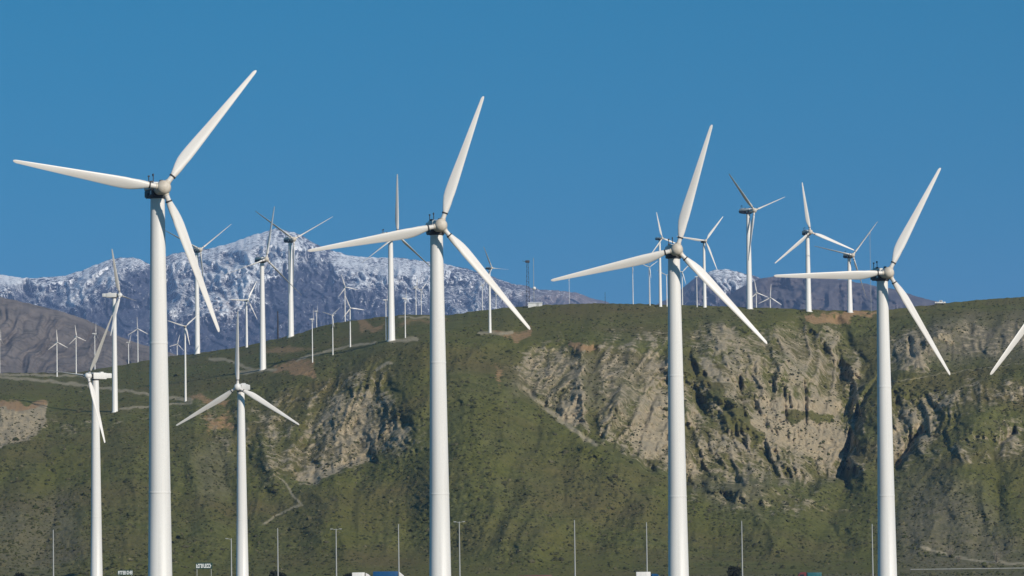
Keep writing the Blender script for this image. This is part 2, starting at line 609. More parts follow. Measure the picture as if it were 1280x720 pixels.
E = np.zeros_like(FV)
E += bowl([(640, 430), (735, 420), (850, 430), (856, 600), (806, 584), (752, 556), (700, 531), (650, 492)], 430, 590, 30)
E += bowl([(856, 400), (950, 395), (1045, 430), (1078, 470), (1075, 560), (1060, 604), (1010, 616), (950, 600), (850, 612)], 410, 610, 34)
E += bowl([(372, 545), (430, 470), (470, 462), (522, 530), (470, 585), (360, 608)], 470, 600, 16)
E += bowl([(1100, 500), (1200, 470), (1180, 520), (1110, 592)], 480, 590, 18)
E += bowl([(-80, 498), (58, 494), (64, 520), (20, 556), (-80, 572)], 500, 560, 16, 6)
zone = sst(0.0, 0.12, sfr)[:, None] * (1 - sst(0.93, 1.0, sfr))[:, None]
tilt = FU + 0.35 * (FV - 500) + 22 * fbm(FU / 90, FV / 90, 2, 51)
E += zone * 17 * (fbm(FU / 170, FV / 260, 2, 53))
gul = ridge(tilt / 70.0, FV / 210.0, 2, 57)
E -= zone * (1 - 0.5 * rock) * 8 * gul
def sw(poly, soft=25):
    return 1 - sst(-soft, soft, sdpoly(wu, wv, poly))


# rib pattern of the eroded ground: converging ribs in the big bowl, slanted ribs elsewhere
jw = 9 * fbm(FU / 30, FV / 45, 3, 59)
c_base = (FU - 0.25 * (FV - 500) + jw) / 24.0
c_bowl = np.arctan2(FU - 1010 + 0.9 * jw, np.maximum(690 - FV, 30)) / 0.105
c_mid = (FU + 0.62 * (FV - 500) + jw) / 23.0
c_left = np.arctan2(FU - 455 + jw, np.maximum(FV - 380, 30)) / 0.17
m_bowl = sw([(850, 390), (1060, 390), (1085, 480), (1065, 600), (1000, 620), (930, 560), (860, 480)], 10)
m_mid = sw([(640, 430), (850, 425), (860, 610), (690, 530)], 10)
m_left = sw([(340, 470), (540, 450), (530, 590), (350, 615)], 10)


def ribs(c, sd):
    return ridge(c, FV / 85.0, 3, sd, 0.55)


RB = ribs(c_base, 61)
for m_, c_ in ((m_bowl, c_bowl), (m_mid, c_mid), (m_left, c_left)):
    RB = RB * (1 - m_) + ribs(c_, 63) * m_
BROAD = np.maximum.reduce([
    0.50 * sw([(640, 450), (700, 424), (850, 408), (960, 396), (1050, 405), (1090, 430), (1090, 590), (1010, 618), (900, 598), (840, 602), (750, 556), (690, 522), (650, 490)], 22),
    0.42 * sw([(1090, 420), (1150, 405), (1290, 400), (1290, 440), (1200, 455), (1110, 480)], 20),
    0.42 * sw([(1095, 500), (1290, 465), (1290, 500), (1210, 510), (1180, 580), (1090, 600)], 16),
    0.36 * sw([(1180, 550), (1290, 510), (1290, 575), (1200, 580)], 14),
    0.40 * sw([(240, 505), (300, 512), (400, 472), (480, 458), (530, 520), (522, 566), (360, 608), (320, 592), (270, 556)], 18),
    0.34 * sw([(840, 590), (1000, 610), (1060, 640), (960, 650), (850, 630)], 16)])
GREENS = [([(846, 440), (868, 470), (900, 500), (950, 545)], 9), ([(742, 425), (742, 500), (738, 560)], 7), ([(1062, 400), (1085, 440), (1088, 470)], 11),
          ([(985, 522), (1010, 518), (1040, 526)], 5), ([(1100, 480), (1180, 470), (1290, 462)], 8), ([(640, 500), (700, 540), (760, 570), (850, 618)], 8),
          ([(900, 395), (930, 410)], 6), ([(380, 500), (372, 540), (350, 560)], 6)]
grn = np.zeros_like(FV)
for pts, w in GREENS:
    grn = np.maximum(grn, 1 - sst(w * 0.4, w * 1.5, sdline(wu, wv, pts)))
erode = np.maximum(sst(0.1, 0.5, BROAD), sst(0.2, 0.6, rock)) * (1 - 0.5 * grn)
rock = np.maximum(BROAD * (0.55 + 0.9 * sst(0.3, 0.85, RB)), rock * (0.70 + 0.36 * sst(0.3, 0.85, RB))) * (1 - 0.85 * grn)
E -= zone * erode * 8.5 * (RB - 0.5)
SPUR = [([(850, 455), (895, 492), (945, 540), (1000, 592)], 26, 15), ([(1010, 400), (1035, 430), (1065, 456), (1082, 482)], 17, 10),
        ([(725, 428), (727, 480), (733, 552)], 15, 9), ([(898, 392), (893, 440), (915, 505)], 18, 8), ([(962, 395), (975, 450), (985, 492)], 20, 7),
        ([(1200, 400), (1150, 440), (1112, 500), (1078, 592)], 28, 13), ([(1290, 462), (1222, 520), (1192, 600), (1150, 700)], 60, 20),
        ([(470, 438), (442, 480), (412, 562)], 30, 9), ([(300, 500), (330, 560), (342, 602)], 20, 8), ([(566, 425), (582, 500), (606, 600), (650, 700)], 105, 20),
        ([(150, 522), (172, 600), (150, 705)], 80, 18), ([(395, 615), (436, 705)], 50, 15), ([(790, 440), (775, 500), (750, 560)], 18, 8),
        ([(240, 505), (238, 580), (270, 690)], 30, 9), ([(930, 610), (980, 700)], 50, 14), ([(780, 590), (830, 700)], 60, 13)]
for pts, w, a in SPUR:
    d_ = sdline(wu, wv, pts)
    E -= zone * a * np.clip(1 - d_ / w, 0, 1) ** 1.3
for pts, w, a in [([(268, 545), (285, 610), (318, 690)], 30, 10), ([(524, 570), (505, 640), (520, 705)], 40, 6), ([(1056, 600), (1040, 650), (1062, 712)], 30, 12),
                  ([(1240, 560), (1250, 640), (1230, 705)], 26, 9), ([(60, 560), (70, 640), (40, 705)], 40, 10), ([(700, 600), (720, 700)], 40, 8)]:
    d_ = sdline(wu, wv, pts)
    E += zone * a * np.clip(1 - d_ / w, 0, 1) ** 1.3
NOTCH = [([(1100, 470), (1080, 496), (1066, 536), (1054, 590)], 3.0, 9), ([(1150, 540), (1136, 560), (1120, 584)], 4, 16),
         ([(1268, 540), (1248, 556)], 3, 10), ([(860, 440), (872, 470), (880, 470)], 4, 12), ([(924, 480), (930, 520)], 3, 9),
         ([(742, 440), (740, 490), (735, 550)], 8, 6), ([(1006, 480), (1008, 530)], 2.5, 8), ([(980, 485), (982, 525)], 2.5, 7),
         ([(1136, 424), (1140, 446)], 3, 8), ([(1045, 400), (1075, 450), (1085, 475)], 7, 7), ([(380, 560), (395, 520)], 4, 4),
         ([(300, 560), (345, 640)], 12, 5), ([(655, 492), (700, 530), (752, 557), (806, 585), (856, 608), (960, 640)], 8, 7)]
for pts, w, a in NOTCH:
    E += a * (1 - sst(0, w * 1.6, sdline(wru, wrv, pts)))
D1 = FD + E
D1 = np.maximum.accumulate(D1 + np.arange(NF)[:, None] * 0.02, axis=0)
# small scale roughness, then monotone enough
fine = (0.6 + 0.7 * erode) * fbm(FU / 9.0, FV / 13.0, 3, 71) + (0.8 + 0.1 * erode) * fbm(FU / 4.2, FV / 4.6, 2, 73)
D1 = D1 + zone * 1.3 * fine
FX, FY, FZ = P(FU, FV, D1)

# near plain
DN = np.concatenate([np.linspace(60, 700, 30), np.linspace(720, 1070, 40)])
NX = (P(U, V0, 1080.0)[0] / 1080.0)[None, :] * DN[:, None]
NY = np.broadcast_to(DN[:, None], NX.shape).copy()
NZ = -1.0 * sst(820, 1080, NY) + 0.25 * fbm(NX / 30, NY / 30, 3, 81) * sst(840, 1000, NY) * (1 - sst(1040, 1080, NY)) - 1.0 * (1 - sst(300, 760, NY))
# mesa top behind the rim
TB = np.concatenate([[0.004, 0.012, 0.03], np.linspace(0.06, 1.0, 40)])
BD = D1[-1][None, :] + TB[:, None] * (3000 - D1[-1])[None, :]
BX = FX[-1][None, :] * BD / D1[-1][None, :]
BZ = FZ[-1][None, :] - 0.02 * (BD - D1[-1][None, :]) + 2.0 * fbm(BX / 90, BD / 90, 3, 83) * sst(0.02, 0.1, TB)[:, None]
BZ = BZ * (1 - sst(0.55, 1.0, TB))[:, None] - 30 * sst(0.55, 1.0, TB)[:, None]
HX, HY, HZ = np.vstack([NX, FX, BX]), np.vstack([NY, FY, BD]), np.vstack([NZ, FZ, BZ])
nN, nB = len(DN), len(TB)


def padm(a, nv=0.0, bv=0.0):
    return np.vstack([np.full((nN, NCU), nv), a, np.full((nB, NCU), bv)])


ma = np.stack([padm(rock), padm(dirt), padm(road)], -1)
mb = np.stack([padm(grey, 0.5), padm(yel, 0.2, 0.3), padm(yel)], -1)
hill = tag(link('hill', grid_mesh('hill', HX, HY, HZ, M_hill, {'mask_a': ma, 'mask_b': mb})), kind='structure')


def col_of(u):
    return int(np.clip(round((u + 260) / 1.6), 0, NCU - 1))


def on_hill(u, v):
    """world point of the hill face seen at (u, v)"""
    i = col_of(u)
    vv, dd = FV[:, i], D1[:, i]
    j = int(np.clip(np.searchsorted(-vv, -v), 1, NF - 1))
    k = (vv[j - 1] - v) / max(1e-6, vv[j - 1] - vv[j])
    k = min(max(k, 0), 1)
    D = dd[j - 1] + (dd[j] - dd[j - 1]) * k
    return Vector(P(u, vv[j - 1] + (vv[j] - vv[j - 1]) * k, D))


def on_top(u, D):
    i = col_of(u)
    return Vector(((u - 640) / F * D, D, float(np.interp(D, BD[:, i], BZ[:, i]))))


# ------------------------------------------------------------------ far hills and mountains
def smooth_profile(u, pu, pv, n, amp, per, seed):
    return smooth1(np.interp(u, pu, pv), n) + amp * fbm(u / per, u * 0, 4, seed)


def far_range(name, u0, u1, du, pu, pv, vb, db, dc, mat, rel, seed, attrs=None, rows=220, amp=1.6, back=2500, tilts=0.6, per=75.0, rib2=0.24):
    u = np.arange(u0, u1, du)
    cr = smooth_profile(u, pu, pv, 9, amp, 16.0, seed)
    s = np.linspace(0, 1, rows)
    vb_ = np.maximum(np.broadcast_to(vb, u.shape), cr + 25)
    V = vb_[None, :] + (cr - vb_)[None, :] * s[:, None]
    UU = np.broadcast_to(u, V.shape).copy()
    z = (1 - sst(0.86, 1.0, s))[:, None] * sst(0, 0.1, s)[:, None]
    D = db + (dc - db) * s[:, None] ** 0.85 + 0 * UU
    tu = UU + tilts * (V - 350) + 26 * fbm(UU / 70, V / 70, 3, seed + 3)
    r1 = ridge(tu / per, V / 140.0, 3, seed + 7)
    D = D - z * rel * (r1 - 0.4)
    r2 = ridge((UU - 0.8 * V) / (per * .3) + fbm(UU / 25, V / 25, 2, seed), V / 45.0, 2, seed + 9)
    D = D - z * rel * rib2 * (r2 - 0.4)
    D = np.maximum.accumulate(D + np.arange(rows)[:, None] * 0.1, axis=0)
    D = D + z * rel * 0.05 * fbm(UU / 6.0, V / 6.0, 3, seed + 13)
    X, Y, Z = P(UU, V, D)
    # far side
    tb = np.linspace(0.05, 1, 16)
    BDD = D[-1][None, :] + tb[:, None] * back
    XX = X[-1][None, :] * BDD / D[-1][None, :]
    ZZ = Z[-1][None, :] * (1 - tb[:, None] ** 1.2) - 21.5 * tb[:, None] ** 1.2
    # skirt under the foot
    X0, Y0, Z0 = X[0][None] * 0.995, Y[0][None] * 0.995, np.full_like(X[0][None], -40.0)
    A = None
    if attrs is not None:
        a = attrs(UU, V, cr)
        a[..., 0] *= 0.52 + 0.85 * (0.6 * r1 + 0.4 * r2)
        a = np.concatenate([a[:1], a, np.repeat(a[-1:], 16, 0)], 0)
        A = {'mask_a': a}
    me = grid_mesh(name, np.vstack([X0, X, XX]), np.vstack([Y0, Y, BDD]), np.vstack([Z0, Z, ZZ]), mat, A)
    return tag(link(name, me), kind='structure')


def snow_mask(UU, V, cr):
    w1 = UU + 10 * fbm(UU / 24, V / 24, 3, 131)
    w2 = V + 10 * fbm(UU / 24, V / 24, 3, 137)
    low = np.interp(w1, [-300, 0, 55, 90, 125, 165, 195, 215, 260, 300, 340, 385, 420, 475, 520, 560, 620, 660, 700, 800],
                    [372, 372, 378, 385, 366, 345, 338, 350, 362, 372, 350, 330, 345, 366, 374, 382, 385, 378, 366, 360])
    s = 0.62 * (1 - sst(-16, 16, w2 - low))
    s = np.maximum(s, -0.05 + 0.2 * (1 - sst(0, 50, w2 - low)))
    s = np.maximum(s, 0.36 * (ridge((UU + 0.5 * V) / 34.0 + fbm(UU / 30, V / 30, 2, 161), V / 60.0, 2, 163) > 0.72) * (1 - sst(10, 40, w2 - low)))
    s = np.maximum(s, 0.8 * (1 - sst(-2, 10, w2 - cr - 5)) * np.interp(UU, [-300, 0, 80, 120, 180, 210, 330, 390, 430], [1, 1, 1, .9, .9, 0.3, .55, .5, 0]))
    s = s * np.interp(UU, [0, 500, 560, 650, 720], [1, 1, 0.85, 0.6, 0.35])
    s = s * (1 - 0.75 * np.exp(-((w1 - 198) / 12.0) ** 2)) * (1 - 0.6 * np.exp(-((w1 - 405) / 9.0) ** 2) * (w2 < 330))
    s = np.maximum(s, 0.50 * (1 - sst(-10, 14, sdpoly(w1, w2, [(200, 320), (330, 300), (330, 380), (290, 400), (200, 390)]))))
    s = np.maximum(s, 0.44 * (1 - sst(-10, 14, sdpoly(w1, w2, [(540, 330), (640, 350), (630, 400), (560, 400)]))))
    pink = (1 - sst(-8, 10, sdpoly(w1, w2, [(268, 372), (300, 366), (298, 392), (270, 396)]))) * 0.9
    pink = np.maximum(pink, np.interp(UU, [600, 660, 760], [0, 0.8, 0.9]))
    return np.stack([s, pink, s * 0], -1)


far_range('mountains', -330, 800, 1.25, [-330, -120, 0, 30, 75, 100, 140, 165, 190, 215, 250, 280, 310, 345, 368, 395, 430, 470, 500, 540, 560, 600, 640, 680, 720, 760, 800],
          [320, 335, 343, 348, 346, 339, 323, 321, 331, 317, 313, 306, 296, 285, 290, 305, 318, 322, 322, 327, 330, 340, 354, 362, 366, 378, 390],
          500.0, 8800, 12500, M_mount, 640, 201, snow_mask, rows=230)


def snow_mask2(UU, V, cr):
    w1 = UU + 6 * fbm(UU / 16, V / 16, 3, 151)
    w2 = V + 6 * fbm(UU / 16, V / 16, 3, 157)
    s = 0.58 * (1 - sst(-4, 8, sdpoly(w1, w2, [(884, 338), (905, 330), (945, 338), (952, 352), (925, 364), (905, 358)])))
    return np.stack([s, 0.35 + 0 * s, s * 0], -1)


far_range('mountains', 790, 1010, 1.25, [790, 830, 850, 870, 890, 905, 930, 945, 965, 1010], [392, 376, 362, 346, 338, 336, 342, 345, 355, 385],
          470.0, 8200, 10500, M_mount, 320, 221, snow_mask2, rows=120, per=40.0)
far_range('mountains', 900, 1560, 1.5, [900, 925, 950, 975, 1000, 1050, 1075, 1110, 1140, 1172, 1210, 1300, 1560], [376, 360, 349, 345, 344, 349, 354, 360, 368, 378, 390, 400, 410],
          470.0, 6800, 8400, M_ridge, 260, 241, None, rows=130, amp=1.2)
far_range('hills', -330, 330, 1.25, [-330, -100, 0, 40, 90, 120, 150, 200, 260, 330], [340, 360, 371, 380, 393, 405, 421, 438, 452, 470],
          520.0, 3300, 4400, M_dry, 80, 261, None, rows=200, amp=1.2, per=38.0, rib2=0.0)

# ------------------------------------------------------------------ haze
bm = bmesh.new()
bmesh.ops.create_cube(bm, size=1.0, matrix=Matrix.Translation((0, 8000, 508)) @ Matrix.Diagonal((14600, 20600, 1098, 1)))
hm = bpy.data.materials.new('haze')
hm.use_nodes = True
hn = hm.node_tree
hn.nodes.clear()
ho = hn.nodes.new('ShaderNodeOutputMaterial')
hv = hn.nodes.new('ShaderNodeVolumePrincipled')
hv.inputs['Color'].default_value = (0.40, 0.58, 1.0, 1)
hv.inputs['Density'].default_value = 5.0e-5
hv.inputs['Anisotropy'].default_value = 0.0
hn.links.new(hv.outputs[0], ho.inputs['Volume'])
tag(link('haze', bm_mesh('haze', bm, hm)), kind='stuff')

# ------------------------------------------------------------------ scrub on the hillside: one mass nobody could count
NS = 42000
ru = rng.integers(0, NCU, NS * 2)
rv = rng.integers(6, NF - 2, NS * 2)
dens = 0.75 - 0.42 * erode[rv, ru] + 0.9 * fbm(FU[rv, ru] / 40, FV[rv, ru] / 40, 4, 91)
dens *= (1 - road[rv, ru]) * (1 - 0.8 * (dirt[rv, ru] > 0.4))
keep = rng.uniform(0, 1, NS * 2) < dens
ru, rv = ru[keep][:NS], rv[keep][:NS]
n = len(ru)
base = np.stack([FX[rv, ru], FY[rv, ru], FZ[rv, ru]], -1) + rng.normal(0, 0.25, (n, 3)) * [1, 1, 0]
npl = 1600
pxx, pyy = rng.uniform(-175, 175, npl), rng.uniform(985, 1086, npl)
base = np.vstack([base, np.stack([pxx, pyy, -1.0 * sst(820, 1080, pyy)], -1)])
n += npl
rad = rng.lognormal(-1.32, 0.48, n)
ring = []
tmpl = [(0.0, 0.0, 1.0)]
for k in range(6):
    a = k * math.pi / 3
    tmpl.append((0.72 * math.cos(a), 0.72 * math.sin(a), 0.68))
for k in range(6):
    a = k * math.pi / 3 + 0.5
    tmpl.append((math.cos(a), math.sin(a), 0.12))
for k in range(6):
    a = k * math.pi / 3 + 0.5
    tmpl.append((0.8 * math.cos(a), 0.8 * math.sin(a), -0.5))
tmpl = np.array(tmpl)
nv = len(tmpl)
faces = []
for k in range(6):
    j = (k + 1) % 6
    faces += [(0, 1 + k, 1 + j), (1 + k, 7 + k, 1 + j), (1 + j, 7 + k, 7 + j), (7 + k, 13 + k, 7 + j), (7 + j, 13 + k, 13 + j)]
faces = np.array(faces)
jit = 1 + rng.uniform(-0.38, 0.38, (n, nv, 1))
ang = rng.uniform(0, 6.28, n)
ca, sa = np.cos(ang)[:, None], np.sin(ang)[:, None]
tx = tmpl[None, :, 0] * ca - tmpl[None, :, 1] * sa
ty = tmpl[None, :, 0] * sa + tmpl[None, :, 1] * ca
tz = np.broadcast_to(tmpl[None, :, 2] * 0.8, tx.shape)
co = base[:, None, :] + np.stack([tx, ty, tz], -1) * rad[:, None, None] * jit
q = (faces[None] + (np.arange(n) * nv)[:, None, None]).reshape(-1, 3)
pal = np.array([[0.062, 0.068, 0.021], [0.088, 0.094, 0.028], [0.11, 0.108, 0.038], [0.075, 0.072, 0.032], [0.20, 0.175, 0.09], [0.14, 0.125, 0.062]])
ci = rng.choice(6, n, p=[0.18, 0.24, 0.22, 0.14, 0.08, 0.14])
tint = np.repeat((pal[ci] * rng.uniform(0.8, 1.2, (n, 1)))[:, None, :], nv, 1)
tag(link('hillside_scrub', raw_mesh('hillside_scrub', co.reshape(-1, 3), q, M_scrub, {'tint': tint.reshape(-1, 3)}, False)), kind='stuff')


# ------------------------------------------------------------------ wind turbines
def blade_mesh(name, slim=1.0):
    R_ = [0.85, 1.5, 1.9, 2.05, 2.6, 3.4, 4.3, 5.2, 6.5, 8.0, 10.0, 12.5, 15.0, 17.3, 18.9, 19.6, 19.92, 20.0]
    C_ = [0.68, 0.68, 0.70, 0.82, 1.02, 1.28, 1.48, 1.55, 1.49, 1.37, 1.19, 1.0, 0.81, 0.63, 0.49, 0.44, 0.26, 0.10]
    T_ = [1.0, 1.0, 1.0, 0.85, 0.62, 0.42, 0.32, 0.28, 0.25, 0.23, 0.21, 0.19, 0.18, 0.17, 0.16, 0.16, 0.16, 0.16]
    bm = bmesh.new()
    rings = []
    N = 16
    for r, c, tk in zip(R_, C_, T_):
        c = c * (slim if r > 2 else 1)
        blend = min(1, max(0, (r - 1.9) / 2.2))
        tw = -math.radians(12 * (1 - min(1, r / 17.0)) ** 1.3 + 13) * blend
        ring = []
        for i in range(N):
            a = 2 * math.pi * i / N
            # circle -> aerofoil, leading edge towards +X, trailing towards -X
            cx = math.cos(a) * 0.5
            xx = cx - (0.18 * blend)
            th = math.sin(a) * 0.5 * tk
            if blend > 0:
                shape = (0.5 + cx)
                th *= (1 - blend) + blend * (0.35 + 0.95 * math.sqrt(max(shape, 0.0)) * (0.75 + 0.25 * shape))
            X = xx * c
            Y = th * c - 0.12 * (r / 20) ** 2
            X, Y = X * math.cos(tw) - Y * math.sin(tw), X * math.sin(tw) + Y * math.cos(tw)
            ring.append(bm.verts.new((X, Y, r)))
        rings.append(ring)
    for a, b in zip(rings[:-1], rings[1:]):
        for i in range(N):
            bm.faces.new((a[i], a[(i + 1) % N], b[(i + 1) % N], b[i]))
    bm.faces.new(rings[0])
    bm.faces.new(rings[-1])
    return bm_mesh(name, bm, M_blade, 50)


def ring_mesh():
    bm = bmesh.new()
    lathe(bm, [(0.36, 1.80), (0.45, 1.82), (0.45, 1.98), (0.36, 2.0)], 16)
    return bm_mesh('root_ring', bm, M_dark, 40)


def tower_mesh(name, rb, rt, flange=True, n=32):
    """unit tower: 56 m tall, scaled per turbine"""
    bm = bmesh.new()
    prof = [(rb * 1.35, -1.2), (rb * 1.35, 0.25), (rb * 1.01, 0.26)]
    H = 56.0
    fl = (18.5, 37.5) if flange else ()
    hs = sorted([0.3, H - 0.01] + [h for k in fl for h in (k - 0.12, k - 0.1, k + 0.1, k + 0.12)])
    for h in hs:
        r = rb + (rt - rb) * h / H
        inside = any(abs(h - k) < 0.11 for k in fl)
        prof.append((r + (0.03 if inside else 0), h))
    lathe(bm, prof, n)
    return bm_mesh(name, bm, M_white, 40)


def nac_open():
    """white low cowl of the front machines"""
    bm = bmesh.new()
    box(bm, -3.9, 1.05, -0.85, 0.85, 0.12, 0.95, 0.22)
    box(bm, -3.2, -1.6, -0.55, 0.55, 0.9, 1.2, 0.12)
    lathe(bm, [(0.72, 0.9), (0.80, 1.0), (0.80, 1.9), (0.62, 2.3)], 20, 0, 'X')
    return bm_mesh('nacelle', bm, M_cowl, 40)


def nac_bed():
    bm = bmesh.new()
    box(bm, -3.8, 0.9, -0.78, 0.78, -0.75, 0.09, 0.1)
    box(bm, -4.25, -3.0, -0.6, 0.6, -0.45, 0.35, 0.12)
    box(bm, -2.6, -1.5, -0.95, 0.95, -0.98, -0.3, 0.1)
    lathe(bm, [(1.0, -1.18), (1.12, -1.12), (1.12, -0.86), (0.9, -0.8)], 24)
    tube(bm, (0.95, -0.95, -0.85), (0.95, -0.95, 0.05), 0.14)
    tube(bm, (0.95, 0.95, -0.85), (0.95, 0.95, 0.05), 0.14)
    tube(bm, (-0.5, -0.95, -0.9), (1.2, -0.95, -0.75), 0.2)
    tube(bm, (-0.5, 0.95, -0.9), (1.2, 0.95, -0.75), 0.2)
    return bm_mesh('bedplate', bm, M_dark, 40)


def nac_neck():
    bm = bmesh.new()
    box(bm, -0.35, 0.35, -0.9, 0.9, -0.8, -0.1, 0.1)
    return bm_mesh('gearbox_cover', bm, M_cowl, 40)


def nac_vane():
    bm = bmesh.new()
    tube(bm, (-3.3, 0.3, 1.1), (-3.3, 0.3, 2.2), 0.06)
    box(bm, -3.65, -3.15, 0.24, 0.36, 2.1, 2.4, 0.03)
    return bm_mesh('wind_vane', bm, M_dark, 40)


def nac_anemo():
    bm = bmesh.new()
    tube(bm, (-3.3, -0.3, 1.1), (-3.3, -0.3, 2.0), 0.06)
    box(bm, -3.42, -3.18, -0.42, -0.18, 1.95, 2.15, 0.04)
    return bm_mesh('anemometer', bm, M_dark, 40)


def nac_vent(x, y_):
    bm = bmesh.new()
    box(bm, x, x + 0.4, y_, y_ + 0.4, 0.9, 1.25, 0.05)
    return bm_mesh('roof_vent', bm, M_dark, 40)


def nac_box():
    """long white housing"""
    bm = bmesh.new()
    box(bm, -3.2, 1.15, -0.95, 0.95, -0.85, 0.95, 0.28)
    box(bm, -4.9, -3.1, -0.8, 0.8, -0.55, 0.85, 0.25)
    box(bm, -2.4, -1.4, -0.5, 0.5, 0.9, 1.2, 0.1)
    return bm_mesh('nacelle', bm, M_white, 40)


def nac_boxyaw():
    bm = bmesh.new()
    lathe(bm, [(0.9, -1.18), (1.05, -1.12), (1.05, -0.9), (0.85, -0.84)], 20)
    box(bm, 1.1, 1.3, -0.6, 0.6, -0.6, 0.6, 0.06)
    return bm_mesh('yaw_bearing', bm, M_dark, 40)


def hub_mesh(name, mat):
    bm = bmesh.new()
    prof = [(0.5, -0.75), (0.80, -0.70), (0.93, -0.4), (0.97, 0.0), (0.92, 0.32), (0.78, 0.60), (0.56, 0.80), (0.28, 0.92), (0.04, 0.95)]
    lathe(bm, prof, 28, 0, 'X')
    for k in range(3):
        a = math.pi / 2 + k * 2 * math.pi / 3
        d = Vector((0, math.cos(a), math.sin(a)))
        tube(bm, d * 0.6, d * 1.08, 0.44, 0.40, 18)
    return bm_mesh(name, bm, mat, 45)


ME = dict(blade=blade_mesh('blade'), ring=ring_mesh(), tower=tower_mesh('tower', 1.66, 0.92), slim=tower_mesh('tower', 1.18, 0.74, False, 20),
          thin=tower_mesh('tower', 1.0, 0.72, False, 14), cowl=nac_open(), bed=nac_bed(), neck=nac_neck(), vane=nac_vane(), anemo=nac_anemo(), vent=nac_vent(-1.3, -0.7), vent2=nac_vent(0.15, 0.2),
          nbox=nac_box(), yaw=nac_boxyaw(), hub=hub_mesh('hub', M_hub), whub=hub_mesh('hub', M_white))


def turbine(hub_px, Rpx, yaw, th0, label, group, D=None, base=None, kind='front', tower='tower', towerscale=1.0, pitch=0):
    """hub_px: direction of the hub; yaw (deg): which way the rotor faces, 0 = towards the road, + = to the right;
    th0: angle of one blade; base: ('face', u, v) a spot on the slope or ('top', u, D) on the mesa, else flat ground at depth D"""
    y = math.radians(yaw)
    OV = 3.1 if kind == 'front' else 2.4
    a = Vector((math.sin(y), -math.cos(y), 0))
    e1 = Vector((math.cos(y), math.sin(y), 0))
    e2 = Vector((0, 0, 1))
    if base is None:
        Dt = D
        gz = -1.0 * float(sst(820, 1080, D)) - 1.0 * float(1 - sst(300, 760, D))
    elif base[0] == 'face':
        bp = on_hill(base[1], base[2])
        Dt, gz = bp.y, bp.z
    else:
        bp = on_top(base[1], base[2])
        Dt, gz = bp.y, bp.z
    s = Rpx * Dt / F / 20.0
    hp = vec(hub_px[0], hub_px[1], Dt + a.y * OV * s)
    bx, by = hp.x - a.x * OV * s, hp.y - a.y * OV * s
    if base is not None and base[0] == 'face':
        gz -= 0.2
    root = empty('wind_turbine', (bx, by, gz))
    tag(root, label, 'wind turbine', group)
    H = hp.z - gz - 1.18 * s
    T = link('tower', ME[tower], root)
    T.scale = (s * towerscale, s * towerscale, H / 56.0)
    hl = hp - root.location
    R3 = Matrix((a, e2.cross(a), e2)).transposed()
    top = Matrix.Translation(hl - a * OV * s) @ R3.to_4x4() @ Matrix.Diagonal((s, s, s, 1))
    big = Rpx > 40
    if kind == 'front':
        nb = link('nacelle', ME['cowl'], root, top)
        b2 = link('bedplate', ME['bed'], nb)
        if big:
            link('gearbox_cover', ME['neck'], nb)
            link('wind_vane', ME['vane'], nb)
            link('anemometer', ME['anemo'], nb)
            link('roof_vent', ME['vent'], nb)
            link('roof_vent', ME['vent2'], nb)
    else:
        nb = link('nacelle', ME['nbox'], root, top)
        link('yaw_bearing', ME['yaw'], nb)
    th = math.radians(th0)
    rot = Matrix.Rotation(th - math.pi / 2, 4, 'X')
    link('hub', ME['hub' if kind == 'front' else 'whub'], root,
         Matrix.Translation(hl) @ R3.to_4x4() @ rot @ Matrix.Diagonal((s, s, s, 1)))
    for k in range(3):
        t_ = th + k * 2 * math.pi / 3
        d = e1 * math.cos(t_) + e2 * math.sin(t_)
        rt = e1 * math.sin(t_) - e2 * math.cos(t_)
        B = Matrix((rt, d.cross(rt), d)).transposed().to_4x4()
        bl = link('blade', ME['blade'], root, Matrix.Translation(hl) @ B @ Matrix.Rotation(math.radians(-pitch), 4, 'Z') @ Matrix.Diagonal((s, s, s, 1)))
        if big:
            link('root_ring', ME['ring'], bl)
    return root


GF = 'large white wind turbines standing in front of the hill'
for hub, R, D, th, yaw, lab in [
        ((204.5, 234.5), 193, 492, 51.0, 20, 'tallest white wind turbine, leftmost of the large front row'),
        ((551, 281.8), 172, 550, 70.7, 13, 'second large white turbine from the left in the front row'),
        ((846, 312), 163, 578, 73.2, 6, 'third large white turbine in the front row, tower before the tan cliff'),
        ((1110.5, 341), 150, 640, 61.5, 14, 'large white wind turbine fourth in the front row, left blade lying level'),
        ((1348, 315), 203, 470, 109.0, 25, 'large white wind turbine cut off by the right edge, only one blade tip showing')]:
    turbine(hub, R, yaw, th, lab, GF, D=D, kind='front')
GV = 'white wind turbines at the foot of the hill'
turbine((297, 484), 95, -17, 89.0, 'medium white turbine with one blade straight up, tower before the lower left slope', GV, D=1020, kind='box')
turbine((110, 470), 92, -50, 53.0, 'medium white turbine seen side on with long boxy housing, near the left edge', GV, D=1035, kind='box', pitch=66)

